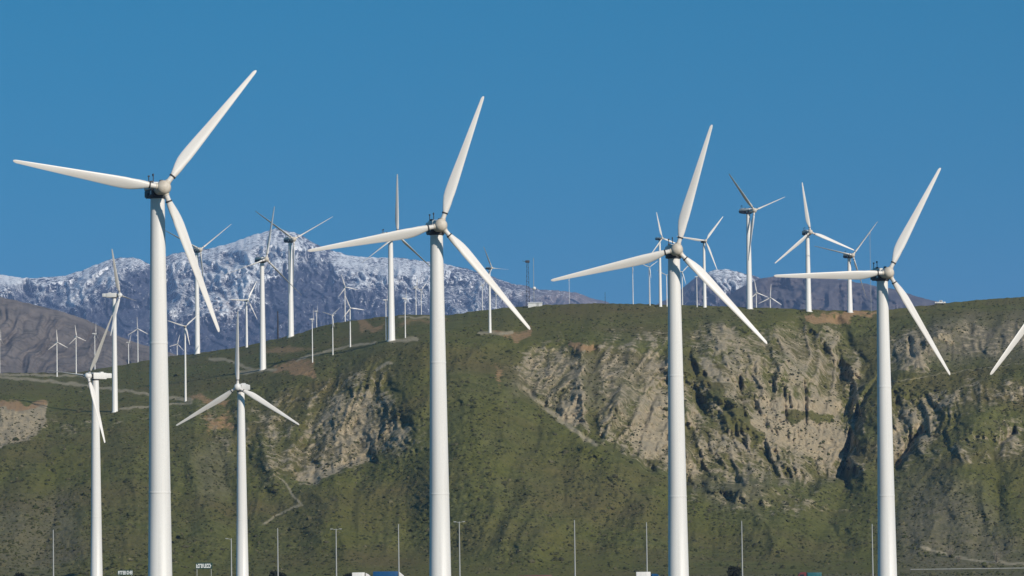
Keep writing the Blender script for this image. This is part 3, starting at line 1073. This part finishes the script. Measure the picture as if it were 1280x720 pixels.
GH = 'white wind turbines along the hilltop'
HT = [
    ((150, 369), 63, 76, 116, ('face', 143, 515), 'box', 'slim', 'white turbine seen side on below the dirt track, left of the tallest tower'),
    ((250.5, 312), 57, 36, 36, ('face', 247, 442), 'front', 'slim', 'white turbine just right of the tallest tower, half hidden by its lowest blade'),
    ((333, 324), 68, 35, 79, ('face', 329, 462), 'front', 'slim', 'white turbine with tower base beside reddish soil, blade rising before the snowy peak'),
    ((367.5, 299), 64, 32, 28, ('face', 366.5, 420), 'front', 'slim', 'white turbine with two blades spread in a wide V above the snowy peak'),
    ((497, 294), 77, 50, 89, ('face', 493, 425), 'front', 'slim', 'white turbine with one blade straight up, just left of the second front tower'),
    ((615, 335), 30, 45, 118, ('face', 613, 416), 'front', 'slim', 'white turbine beside orange soil right of the second front tower'),
    ((310, 375), 28, 40, 60, ('face', 310, 434), 'box', 'slim', 'short white turbine on the crest before the pink patch of mountain'),
    ((232, 408), 24, 15, 42, ('face', 231, 502), 'front', 'slim', 'white turbine with small rotor beside the dirt track end, right of the tallest tower'),
    ((943, 263), 65, 47, 138, ('face', 942, 386), 'front', 'slim', 'tallest turbine on the right mesa, dark upper left blade against sky'),
    ((1013, 290), 63, 18, 99, ('face', 1012, 389), 'front', 'slim', 'white turbine on the mesa edge directly above the orange soil patch'),
    ((1066, 319), 57, 26, 49, ('face', 1063.5, 390), 'front', 'slim', 'white turbine on the mesa just left of the fourth front rotor'),
    ((882, 301), 39, 18, 52, ('face', 880, 384), 'front', 'slim', 'white turbine on the mesa right of the third front rotor'),
    ((828, 298), 34, 40, 106, ('face', 824.5, 383), 'front', 'slim', 'white turbine on the mesa showing just behind the third front rotor'),
]
for hub, R, yaw, th, base, kind, tw, lab in HT:
    idle = hub[0] not in (1013, 882, 828, 232, 310)
    turbine(hub, R, yaw, th, lab, GH, base=base, kind=kind, tower=tw, pitch=66 if idle else 0)

GS = 'small distant wind turbines'
ST = [
    ((392, 399), 15, 92, 100, ('face', 391, 453), 'small turbine seen side on, lowest of the three small towers on the slope'),
    ((415, 394), 15, -20, 40, ('face', 415, 444), 'small turbine with blades in a Y, middle of three small towers on the slope'),
    ((438, 385), 18, 15, 112, ('face', 437, 434), 'small turbine with one blade pointing up left, highest of three small towers on the slope'),
    ((484, 375), 15, 92, 80, ('face', 484.5, 425), 'small turbine seen edge on just left of the straight up blade turbine tower'),
    ((508, 373), 15, 92, 95, ('face', 508.5, 422), 'small turbine seen edge on, standing right of the straight up blade turbine tower'),
    ((397, 389), 11, 92, 70, ('top', 397, 1900), 'tiny turbine seen side on peeking over the crest behind three small towers'),
    ((432, 359), 17, 30, 110, ('top', 432, 2100), 'faint small turbine before the dark blue mountain flank above three small towers'),
    ((72, 428), 16, 35, 95, ('face', 70, 471), 'small turbine with drooping blade on the plain left of the side on turbine'),
    ((96, 421), 15, 40, 100, ('face', 96.5, 468), 'small turbine second from left on the far plain before the brown hill'),
    ((120, 417), 14, 78, 90, ('top', 120, 2000), 'small turbine seen side on above the boxy housing near the left edge'),
    ((1, 424), 13, 80, 90, ('top', 1, 2000), 'small turbine at the very left edge before the brown hill'),
    ((172, 411), 15, 0, 92, ('top', 172, 2050), 'small three bladed turbine facing front, just left of the tallest tower'),
    ((162, 428), 12, 78, 60, ('top', 162, 2200), 'tiny side on turbine crossing the dirt plain left of the tallest tower'),
    ((222, 430), 12, 30, 75, ('top', 222, 2250), 'tiny turbine behind the small rotor turbine beside the tallest tower'),
    ((521, 358), 12, 60, 80, ('top', 521, 1900), 'tiny turbine on the crest left of the second front tower, nearest to its tower'),
    ((527, 362), 11, 30, 50, ('top', 528, 2000), 'tiny turbine on the crest touching the second front tower'),
    ((604, 357), 11, 70, 40, ('top', 605, 1850), 'tiny turbine left of the tower that stands by the orange soil'),
    ((621, 367), 11, 60, 20, ('top', 621, 1850), 'tiny turbine right of the tower that stands by the orange soil'),
    ((812, 334), 14, 5, 36, ('face', 811, 382), 'small turbine with raised blades on the mesa left of the third front tower'),
    ((791, 333), 10, 10, 30, ('face', 791, 381), 'small turbine farthest left on the right mesa'),
    ((833, 344), 14, -10, 30, ('face', 833, 383), 'small turbine close against the left side of the third front tower'),
    ((853, 340), 16, 10, 45, ('top', 853, 1750), 'small turbine close against the right side of the third front tower'),
    ((872, 346), 10, 92, 75, ('face', 872, 384), 'small edge on turbine between the third front tower and its neighbour'),
    ((963, 372), 17, 5, 86, ('top', 963, 1900), 'small white turbine rising from behind the mesa right of the dark bladed one'),
    ((946, 366), 17, 20, 100, ('top', 947, 2100), 'small white turbine mostly hidden behind the tall mesa tower'),
    ((712, 350), 6, 75, 75, ('top', 711, 1900), 'tiny side on turbine beneath the third front left blade tip'),
]
for hub, R, yaw, th, base, lab in ST:
    turbine(hub, R, yaw, th, lab, GS, base=base, kind='box', tower='slim', towerscale=0.85 if R > 12 else 1.0)

# ------------------------------------------------------------------ masts and hut on the crest
def mast(name, label, base, h, r, mat, head=None, cat='mast'):
    root = empty(name, base)
    tag(root, label, cat)
    bm = bmesh.new()
    tube(bm, (0, 0, -0.6), (0, 0, h), r, r * 0.7, 10)
    link('pole', bm_mesh('pole', bm, mat, 40), root)
    if head:
        bm = bmesh.new()
        head(bm, h)
        link('antenna', bm_mesh('antenna', bm, mat, 40), root)
    return root


def lattice(label, base, h, w):
    root = empty('turbine_stand_in', base)  # built in place of a shaded side-on turbine, its shade put into the colour
    tag(root, label, 'mast')
    bm = bmesh.new()
    n = 9
    for sx in (-1, 1):
        for sy in (-1, 1):
            tube(bm, (sx * w, sy * w, -0.5), (sx * w * .4, sy * w * .4, h), 0.09, 0.07, 6)
    for k in range(n):
        z0, z1 = h * k / n, h * (k + 1) / n
        w0, w1 = w * (1 - .6 * k / n), w * (1 - .6 * (k + 1) / n)
        for s_ in (-1, 1):
            tube(bm, (-w0, s_ * w0, z0), (w1, s_ * w1, z1), 0.05, None, 5)
            tube(bm, (s_ * w0, w0, z0), (s_ * w1, -w1, z1), 0.05, None, 5)
            tube(bm, (-w1, s_ * w1, z1), (w1, s_ * w1, z1), 0.05, None, 5)
    link('lattice', bm_mesh('lattice', bm, M_dark), root)
    bm = bmesh.new()
    box(bm, -0.9, 0.9, -0.5, 0.5, h - 0.2, h + 0.8, 0.1)
    tube(bm, (-0.9, 0, h + .3), (-2.2, 0, h + 0.6), 0.08)
    link('antenna', bm_mesh('antenna', bm, M_dark, 40), root)  # box in place of the nacelle, shade given as dark colour


pb = on_hill(660, 382)
lattice('dark lattice mast standing in for a shaded side on turbine beside the white hut on the crest', pb, (382 - 327) * pb.y / F, 0.8)
pb = on_hill(667.5, 382)


def ball(bm, h):
    bmesh.ops.create_uvsphere(bm, u_segments=14, v_segments=10, radius=0.75, matrix=Matrix.Translation((0.2, -0.3, h * 0.36)))


r_ = mast('relay_pole', 'thin pole with a white round dish above the white hut', pb, (382 - 322) * pb.y / F, 0.13, M_steel)
bm = bmesh.new()
ball(bm, (382 - 322) * pb.y / F)
link('dish', bm_mesh('dish', bm, M_white, 60), r_)
pb = on_hill(347.5, 424)
mast('dark_post', 'plain dark post without a rotor on the crest below the snowy peak', pb, (424 - 389) * pb.y / F, 0.42, M_dark, cat='post')  # bare post in one even dark tone
pb = on_hill(756.5, 381)
mast('thin_post', 'thin lone post on the crest where the snowy range ends', pb, 16 * pb.y / F, 0.10, M_dark, cat='post')
pb = on_hill(1089, 390)
mast('measuring_mast', 'very thin tall measuring mast beside the fourth front rotor', pb, 99 * pb.y / F, 0.10, M_steel,
     lambda bm, h: (tube(bm, (-0.5, 0, h - 0.6), (0.5, 0, h - 0.6), 0.05), box(bm, -0.2, 0.2, -0.15, 0.15, h - 0.3, h + 0.3, 0.05)))
pb = on_hill(811.5, 381)
mast('lattice_pole', 'thin pale mast rising behind the third front left blade', on_top(812, 1700), 30, 0.10, M_steel,
     lambda bm, h: (tube(bm, (-0.6, 0, h - 0.6), (0.6, 0, h - 0.6), 0.05), tube(bm, (-0.4, 0, h - 2.6), (0.4, 0, h - 2.6), 0.05)))

pb = on_hill(669, 382.5)
hut = empty('white_hut', pb)
tag(hut, 'low white hut on the crest beside the dark mast', 'hut')
bm = bmesh.new()
box(bm, -3.0, 3.0, -1.6, 1.6, -0.8, 1.15, 0.03)
link('wall', bm_mesh('wall', bm, M_cowl), hut)
bm = bmesh.new()
vs = [bm.verts.new(p) for p in [(-3.2, -1.8, 1.153), (3.2, -1.8, 1.153), (3.2, 1.8, 1.153), (-3.2, 1.8, 1.153), (-3.2, 0, 1.6), (3.2, 0, 1.6)]]
for f in [(0, 1, 2, 3), (0, 1, 5, 4), (2, 3, 4, 5), (0, 3, 4), (1, 2, 5)]:
    bm.faces.new([vs[i] for i in f])
link('roof', bm_mesh('roof', bm, M_white), hut)
bm = bmesh.new()
box(bm, 0.6, 1.5, -1.64, -1.59, -0.7, 1.0)
link('door', bm_mesh('door', bm, M_steel), hut)


# ------------------------------------------------------------------ vehicles
def wheel(root, x, y, r=0.48):
    bm = bmesh.new()
    lathe(bm, [(r * .6, -0.14), (r, -0.12), (r, 0.12), (r * .6, 0.14)], 18, 0, 'Y')
    lathe(bm, [(r * .55, -0.15), (r * .5, -0.16), (r * .5, 0.16), (r * .55, 0.15)], 14, 1, 'Y')
    o = link('wheel', bm_mesh('wheel', bm, [M_tyre, M_steel], 40), root)
    o.location = (x, y, r)


def truck(label, u, D, lane, L, top, body, cabm, face=1, group=None, deflector=True):
    """box truck; face=+1 drives to the right"""
    X, _, _ = P(u, HV, D)
    root = empty('box_truck', (X, lane, 0.06))
    tag(root, label, 'truck', group)
    root.scale = (face, 1, 1) if face > 0 else (1, 1, 1)
    if face < 0:
        root.rotation_euler = (0, 0, math.pi)
    h = L / 2
    bm = bmesh.new()
    box(bm, -h, h - 2.4, -1.25, 1.25, 1.0, top, 0.06)
    for k in range(int((L - 2.4) / 0.8)):
        for s_ in (-1, 1):
            box(bm, -h + 0.4 + k * 0.8, -h + 0.46 + k * 0.8, s_ * 1.25 - 0.025, s_ * 1.25 + 0.025, 1.1, top - 0.1)
    link('cargo_box', bm_mesh('cargo_box', bm, body, 40), root)
    bm = bmesh.new()
    vs_ = [(h - 2.2, 0.7), (h - 0.05, 0.7), (h, 1.4), (h - 0.25, 1.75), (h - 0.75, 2.75), (h - 1.0, 2.95), (h - 2.2, 3.0)]
    a_ = [bm.verts.new((x, -1.1, z)) for x, z in vs_]
    b_ = [bm.verts.new((x, 1.1, z)) for x, z in vs_]
    bm.faces.new(a_)
    bm.faces.new(b_)
    for i in range(len(vs_)):
        j = (i + 1) % len(vs_)
        bm.faces.new((a_[i], a_[j], b_[j], b_[i]))
    bmesh.ops.bevel(bm, geom=list(bm.edges), offset=0.07, segments=2, affect='EDGES')
    cab = link('cab', bm_mesh('cab', bm, cabm, 40), root)
    if deflector:
        bm = bmesh.new()
        a_ = [bm.verts.new((x, -0.95, z)) for x, z in [(h - 2.2, 3.03), (h - 1.0, 3.0), (h - 1.5, 3.5), (h - 2.2, top - 0.1)]]
        b_ = [bm.verts.new((x, 0.95, z)) for x, z in [(h - 2.2, 3.03), (h - 1.0, 3.0), (h - 1.5, 3.5), (h - 2.2, top - 0.1)]]
        bm.faces.new(a_)
        bm.faces.new(b_)
        for i in range(4):
            bm.faces.new((a_[i], a_[(i + 1) % 4], b_[(i + 1) % 4], b_[i]))
        bmesh.ops.bevel(bm, geom=list(bm.edges), offset=0.08, segments=2, affect='EDGES')
        link('roof_fairing', bm_mesh('roof_fairing', bm, cabm, 40), root)
    bm = bmesh.new()
    m = Matrix.Translation((h - 0.47, 0, 2.25)) @ Matrix.Rotation(math.radians(26.5), 4, 'Y').inverted()
    bmesh.ops.create_cube(bm, size=1, matrix=m @ Matrix.Diagonal((0.05, 1.9, 0.85, 1)))
    link('windshield', bm_mesh('windshield', bm, M_glass), cab)
    for s_ in (-1, 1):
        bm = bmesh.new()
        box(bm, h - 1.75, h - 0.85, s_ * 1.1 - 0.015, s_ * 1.1 + 0.015, 1.8, 2.55)
        link('side_window', bm_mesh('side_window', bm, M_glass), cab)
    bm = bmesh.new()
    box(bm, -h + 0.1, h - 0.2, -0.5, 0.5, 0.6, 0.95, 0.03)
    link('chassis', bm_mesh('chassis', bm, M_dark), root)
    for x in (-h + 1.2, -h + 2.3, h - 1.1):
        for s_ in (-1, 1):
            wheel(root, x, s_ * 0.98)
    return root


GT = 'trucks on the road below the hill'
DR = 800.0
truck('truck with dark blue box and white cab, between two lamp posts at the bottom edge', 488, DR, 803, 7.6, 4.15, M_blue, M_white, 1, GT)
truck('plain white box truck following the dark blue one', 454, DR, 803, 5.0, 4.0, M_white, M_white, 1, GT)
truck('white truck behind the lamp post just left of the third front tower', 811, DR, 803, 5.4, 3.4, M_white, M_blue, 1, GT, False)
truck('dull red truck showing only its roof right of the second front tower', 664, DR, 797, 8.2, 3.0, M_red, M_red, -1, GT, False)
truck('teal truck showing only its roof between the third and fourth front towers', 1008, DR, 797, 5.4, 2.9, M_teal, M_red, -1, GT, False)
truck('white cabbed truck in the bottom left corner', 28, DR, 803, 7.0, 3.6, M_red, M_white, 1, GT)

# pickup parked on the right crest
pb = on_hill(1175, 380.5)
pk = empty('pickup', pb)
tag(pk, 'tiny white pickup parked on the right hand crest', 'pickup')
bm = bmesh.new()
box(bm, -2.3, 2.3, -0.9, 0.9, 0.45, 1.05, 0.12)
link('body', bm_mesh('body', bm, M_white, 40), pk)
bm = bmesh.new()
box(bm, -0.4, 1.0, -0.8, 0.8, 1.053, 1.75, 0.2)
link('cab', bm_mesh('cab', bm, M_white, 40), pk)
bm = bmesh.new()
box(bm, -0.2, 0.8, -0.83, 0.83, 1.2, 1.6, 0.05)
link('side_window', bm_mesh('side_window', bm, M_glass, 40), pk)
for x in (-1.4, 1.4):
    for s_ in (-1, 1):
        wheel(pk, x, s_ * 0.82, 0.38)

# ------------------------------------------------------------------ road
bm = bmesh.new()
vs = [bm.verts.new(p) for p in [(-420, 791, 0.06), (420, 791, 0.06), (420, 809, 0.06), (-420, 809, 0.06)]]
bm.faces.new(vs)
tag(link('road', bm_mesh('road', bm, M_asph)), kind='structure')
bm = bmesh.new()
for yy in (792.5, 807.5):
    vs = [bm.verts.new(p) for p in [(-420, yy, 0.066), (420, yy, 0.066), (420, yy + 0.2, 0.066), (-420, yy + 0.2, 0.066)]]
    bm.faces.new(vs)
for k in range(-46, 46):
    vs = [bm.verts.new(p) for p in [(k * 9, 799.9, 0.066), (k * 9 + 3, 799.9, 0.066), (k * 9 + 3, 800.1, 0.066), (k * 9, 800.1, 0.066)]]
    bm.faces.new(vs)
tag(link('road_markings', bm_mesh('road_markings', bm, M_line)), kind='structure')

# ------------------------------------------------------------------ lamp posts
def lamp(u, vt, label, arms):
    D = 816.0
    X, _, zt = P(u, vt, D)
    root = empty('lamp_post', (X, D, 0))
    tag(root, label, 'lamp post', 'lamp posts along the road')
    bm = bmesh.new()
    lathe(bm, [(0.28, -0.3), (0.28, 0.4), (0.17, 0.42), (0.10, zt)], 12)
    link('pole', bm_mesh('pole', bm, M_steel, 40), root)
    for s_ in arms:
        bm = bmesh.new()
        tube(bm, (0, -0.02, zt - 0.25), (s_ * 0.75, -0.1, zt - 0.02), 0.05, None, 6)
        ar = link('arm', bm_mesh('arm', bm, M_steel, 40), root)
        bm = bmesh.new()
        box(bm, s_ * 0.95 - 0.28, s_ * 0.95 + 0.28, -0.24, 0.04, zt - 0.1, zt + 0.05, 0.04)
        lh = link('lamp_head', bm_mesh('lamp_head', bm, M_steel, 40), root)
        bm = bmesh.new()
        box(bm, s_ * 0.95 - 0.2, s_ * 0.95 + 0.2, -0.2, 0.0, zt - 0.13, zt - 0.103)
        link('lens', bm_mesh('lens', bm, M_lens), lh)


for u, vt, lab, arms in [
        (66.5, 662, 'grey lamp post farthest left, left of the side on turbine tower', ()),
        (289, 673, 'short grey lamp post touching the left side of the medium turbine tower', (-1,)),
        (347, 660, 'grey lamp post standing in front of the dark round bush', ()),
        (420, 661, 'grey lamp post with a T shaped head between bush and white box truck', (-1, 1)),
        (498, 655, 'grey lamp post directly above the dark blue truck', ()),
        (574, 652, 'grey lamp post with a T shaped head just right of the second front tower', (-1, 1)),
        (718, 650, 'grey lamp post midway between the second and third front towers', ()),
        (808, 653, 'grey lamp post above the white truck by the third front tower', ()),
        (927, 651, 'grey lamp post right of the third front tower', ()),
        (1090, 655, 'grey lamp post close to the left side of the fourth front tower', ())]:
    lamp(u, vt, lab, arms)


# ------------------------------------------------------------------ road signs
def sign(label, u0, u1, v0, v1, D, post_u):
    x0, _, z1 = P(u0, v0, D)
    x1, _, z0 = P(u1, v1, D)
    root = empty('road_sign', ((x0 + x1) / 2, D, 0))
    tag(root, label, 'sign')
    w, bz, tz = (x1 - x0) / 2, z0, z1
    bm = bmesh.new()
    box(bm, -w, w, -0.04, 0.04, bz, tz, 0.02)
    pn_ = link('panel', bm_mesh('panel', bm, M_green), root)
    bm = bmesh.new()
    x = -w * 0.92
    rr = random.Random(int(u0))
    hh = tz - bz
    while x < w * 0.85:
        cw = rr.uniform(0.2, 0.3)
        a0, a1 = bz + 0.16 * hh, bz + 0.82 * hh
        box(bm, x, x + 0.09, -0.06, -0.042, a0, a1)
        if rr.random() < 0.7:
            box(bm, x + 0.092, x + cw, -0.06, -0.042, a1 - 0.14 * hh, a1)
        if rr.random() < 0.7:
            box(bm, x + 0.092, x + cw, -0.06, -0.042, a0, a0 + 0.14 * hh)
        if rr.random() < 0.6:
            box(bm, x + 0.092, x + cw, -0.06, -0.042, (a0 + a1) / 2 - 0.07 * hh, (a0 + a1) / 2 + 0.07 * hh)
        x += cw + 0.07
    link('lettering', bm_mesh('lettering', bm, M_signw), pn_)
    for sx in (-1, 1):
        bm = bmesh.new()
        tube(bm, (sx * w * 0.85, 0.1, -0.3), (sx * w * 0.85, 0.1, tz - 0.05), 0.07, None, 8)
        link('post', bm_mesh('post', bm, M_steel), root)


sign('road sign with white lettering between the tallest tower and the medium turbine', 244.5, 265.5, 703.5, 711.0, 820, 243)
sign('road sign low at the bottom edge just left of the tallest tower', 147, 166, 712.5, 719.0, 820, 147)

# ------------------------------------------------------------------ guard rail at the foot of the right slope
gr = empty('guard_rail', (0, 0, 0))
p0, p1 = on_hill(1138, 709.5), on_hill(1330, 713)
pts = []
for k in range(25):
    u = 1138 + k * 8
    vv0 = float(np.interp(u, U, V0)) - 1.5
    pts.append(on_hill(u, vv0))
gr.location = pts[0]
tag(gr, 'pale metal guard rail along the foot of the right slope', 'guard rail')
bm = bmesh.new()
for a, b in zip(pts[:-1], pts[1:]):
    up = Vector((0, 0, 0.6))
    tube(bm, a - pts[0] + up, b - pts[0] + up, 0.10, None, 6)
link('rail', bm_mesh('rail', bm, M_steel), gr)
for a in pts[::2]:
    bm = bmesh.new()
    q0 = a - pts[0]
    tube(bm, q0 + Vector((0, 0.2, -0.3)), q0 + Vector((0, 0.2, 0.85)), 0.08, None, 6)
    link('post', bm_mesh('post', bm, M_wood), gr)


# ------------------------------------------------------------------ trees and bushes along the road
def leafy(name, label, cat, base, w, h, nl, cols, trunk=True, size=0.3, group=None, seed=0):
    rg = np.random.default_rng(seed)
    root = empty(name, base)
    tag(root, label, cat, group)
    lobes = [(rg.uniform(-.55, .55) * w, rg.uniform(-.55, .55) * w, h * rg.uniform(0.42, 0.8), rg.uniform(.35, .6) * w) for _ in range(9)]
    pts_ = []
    for i in range(nl):
        lx, ly, lz, lr = lobes[rg.integers(len(lobes))]
        d = rg.normal(size=3)
        d /= np.linalg.norm(d)
        p = np.array([lx, ly, lz]) + d * lr * rg.uniform(0.5, 1.05) * [1, 1, 0.75]
        if p[2] < 0.1:
            p[2] = rg.uniform(0.1, 0.6)
        pts_.append(p)
    pts_ = np.array(pts_)
    a = rg.normal(size=(nl, 3))
    a /= np.linalg.norm(a, axis=1)[:, None]
    b = np.cross(a, rg.normal(size=(nl, 3)))
    b /= np.linalg.norm(b, axis=1)[:, None]
    sz = size * rg.uniform(0.6, 1.3, (nl, 1))
    co_ = np.stack([pts_ - a * sz, pts_ + b * sz * .6, pts_ + a * sz, pts_ - b * sz * .6], 1).reshape(-1, 3)
    q_ = np.arange(nl * 4).reshape(-1, 4)
    tn = np.repeat(np.array(cols)[rg.integers(len(cols), size=nl)] * rg.uniform(.8, 1.2, (nl, 1)), 4, 0)
    link('crown', raw_mesh('crown', co_, q_, M_scrub, {'tint': tn}, False), root)
    bm = bmesh.new()
    for k in range(7):
        l = lobes[k]
        tube(bm, (0, 0, -0.3) if k == 0 else (0, 0, h * .2), (l[0] * .8, l[1] * .8, l[2]), 0.16, 0.05, 6)
    link('trunk', bm_mesh('trunk', bm, M_wood, 40), root)
    return root


DK = [(0.03, 0.034, 0.02), (0.045, 0.05, 0.026), (0.022, 0.026, 0.017)]
leafy('roadside_tree', 'dark round bushy tree behind the third lamp post from the left', 'tree', (P(345, HV, 830)[0], 830, 0), 2.4, 4.7, 1600, DK, seed=1)
leafy('roadside_tree', 'dark bushy tree behind the truck in the bottom left corner', 'tree', (P(26, HV, 835)[0], 835, 0), 2.3, 4.9, 1400, DK, seed=2)
leafy('roadside_tree', 'dark low tree at the foot of the tallest tower beside the low road sign', 'tree', (P(176, HV, 830)[0], 830, 0), 2.2, 4.0, 1300, DK, seed=3)
leafy('roadside_tree', 'dark low tree just right of the lamp post beyond the third front tower', 'tree', (P(915, HV, 830)[0], 830, 0), 2.0, 4.4, 1200, DK, seed=4)
leafy('roadside_tree', 'dark low tree behind the white box truck', 'tree', (P(436, HV, 832)[0], 832, 0), 1.8, 3.8, 1200, DK, seed=5)


def dry_stalks(u, v, h, label, seed):
    rg = random.Random(seed)
    b = on_hill(u, v)
    bm = bmesh.new()
    for k in range(26):
        a_ = rg.uniform(0, 6.28)
        sp = rg.uniform(0.1, 0.9) * h * 0.6
        p1_ = Vector((math.cos(a_) * sp, math.sin(a_) * sp, h * rg.uniform(0.5, 1.0)))
        tube(bm, (rg.uniform(-.2, .2), rg.uniform(-.2, .2), -0.2), p1_, 0.06, 0.025, 5)
        for j in range(3):
            q_ = p1_ * rg.uniform(0.45, 0.9)
            tube(bm, q_, q_ + Vector((rg.uniform(-.5, .5), rg.uniform(-.5, .5), rg.uniform(.2, .7))), 0.04, 0.015, 4)
    root = empty('dry_bush', b)
    tag(root, label, 'bush')
    link('stems', bm_mesh('stems', bm, M_straw), root)


M_straw = paint('dry_straw', (0.27, 0.235, 0.17), 0.2, 0.9)
dry_stalks(1187, 697, 3.6, 'pale leafless bush on the slope foot right of the fourth front tower', 1)
dry_stalks(1246, 703, 4.2, 'pale leafless bush farthest right above the guard rail', 2)
dry_stalks(1198, 703, 2.0, 'low pale leafless bush between two taller ones', 3)
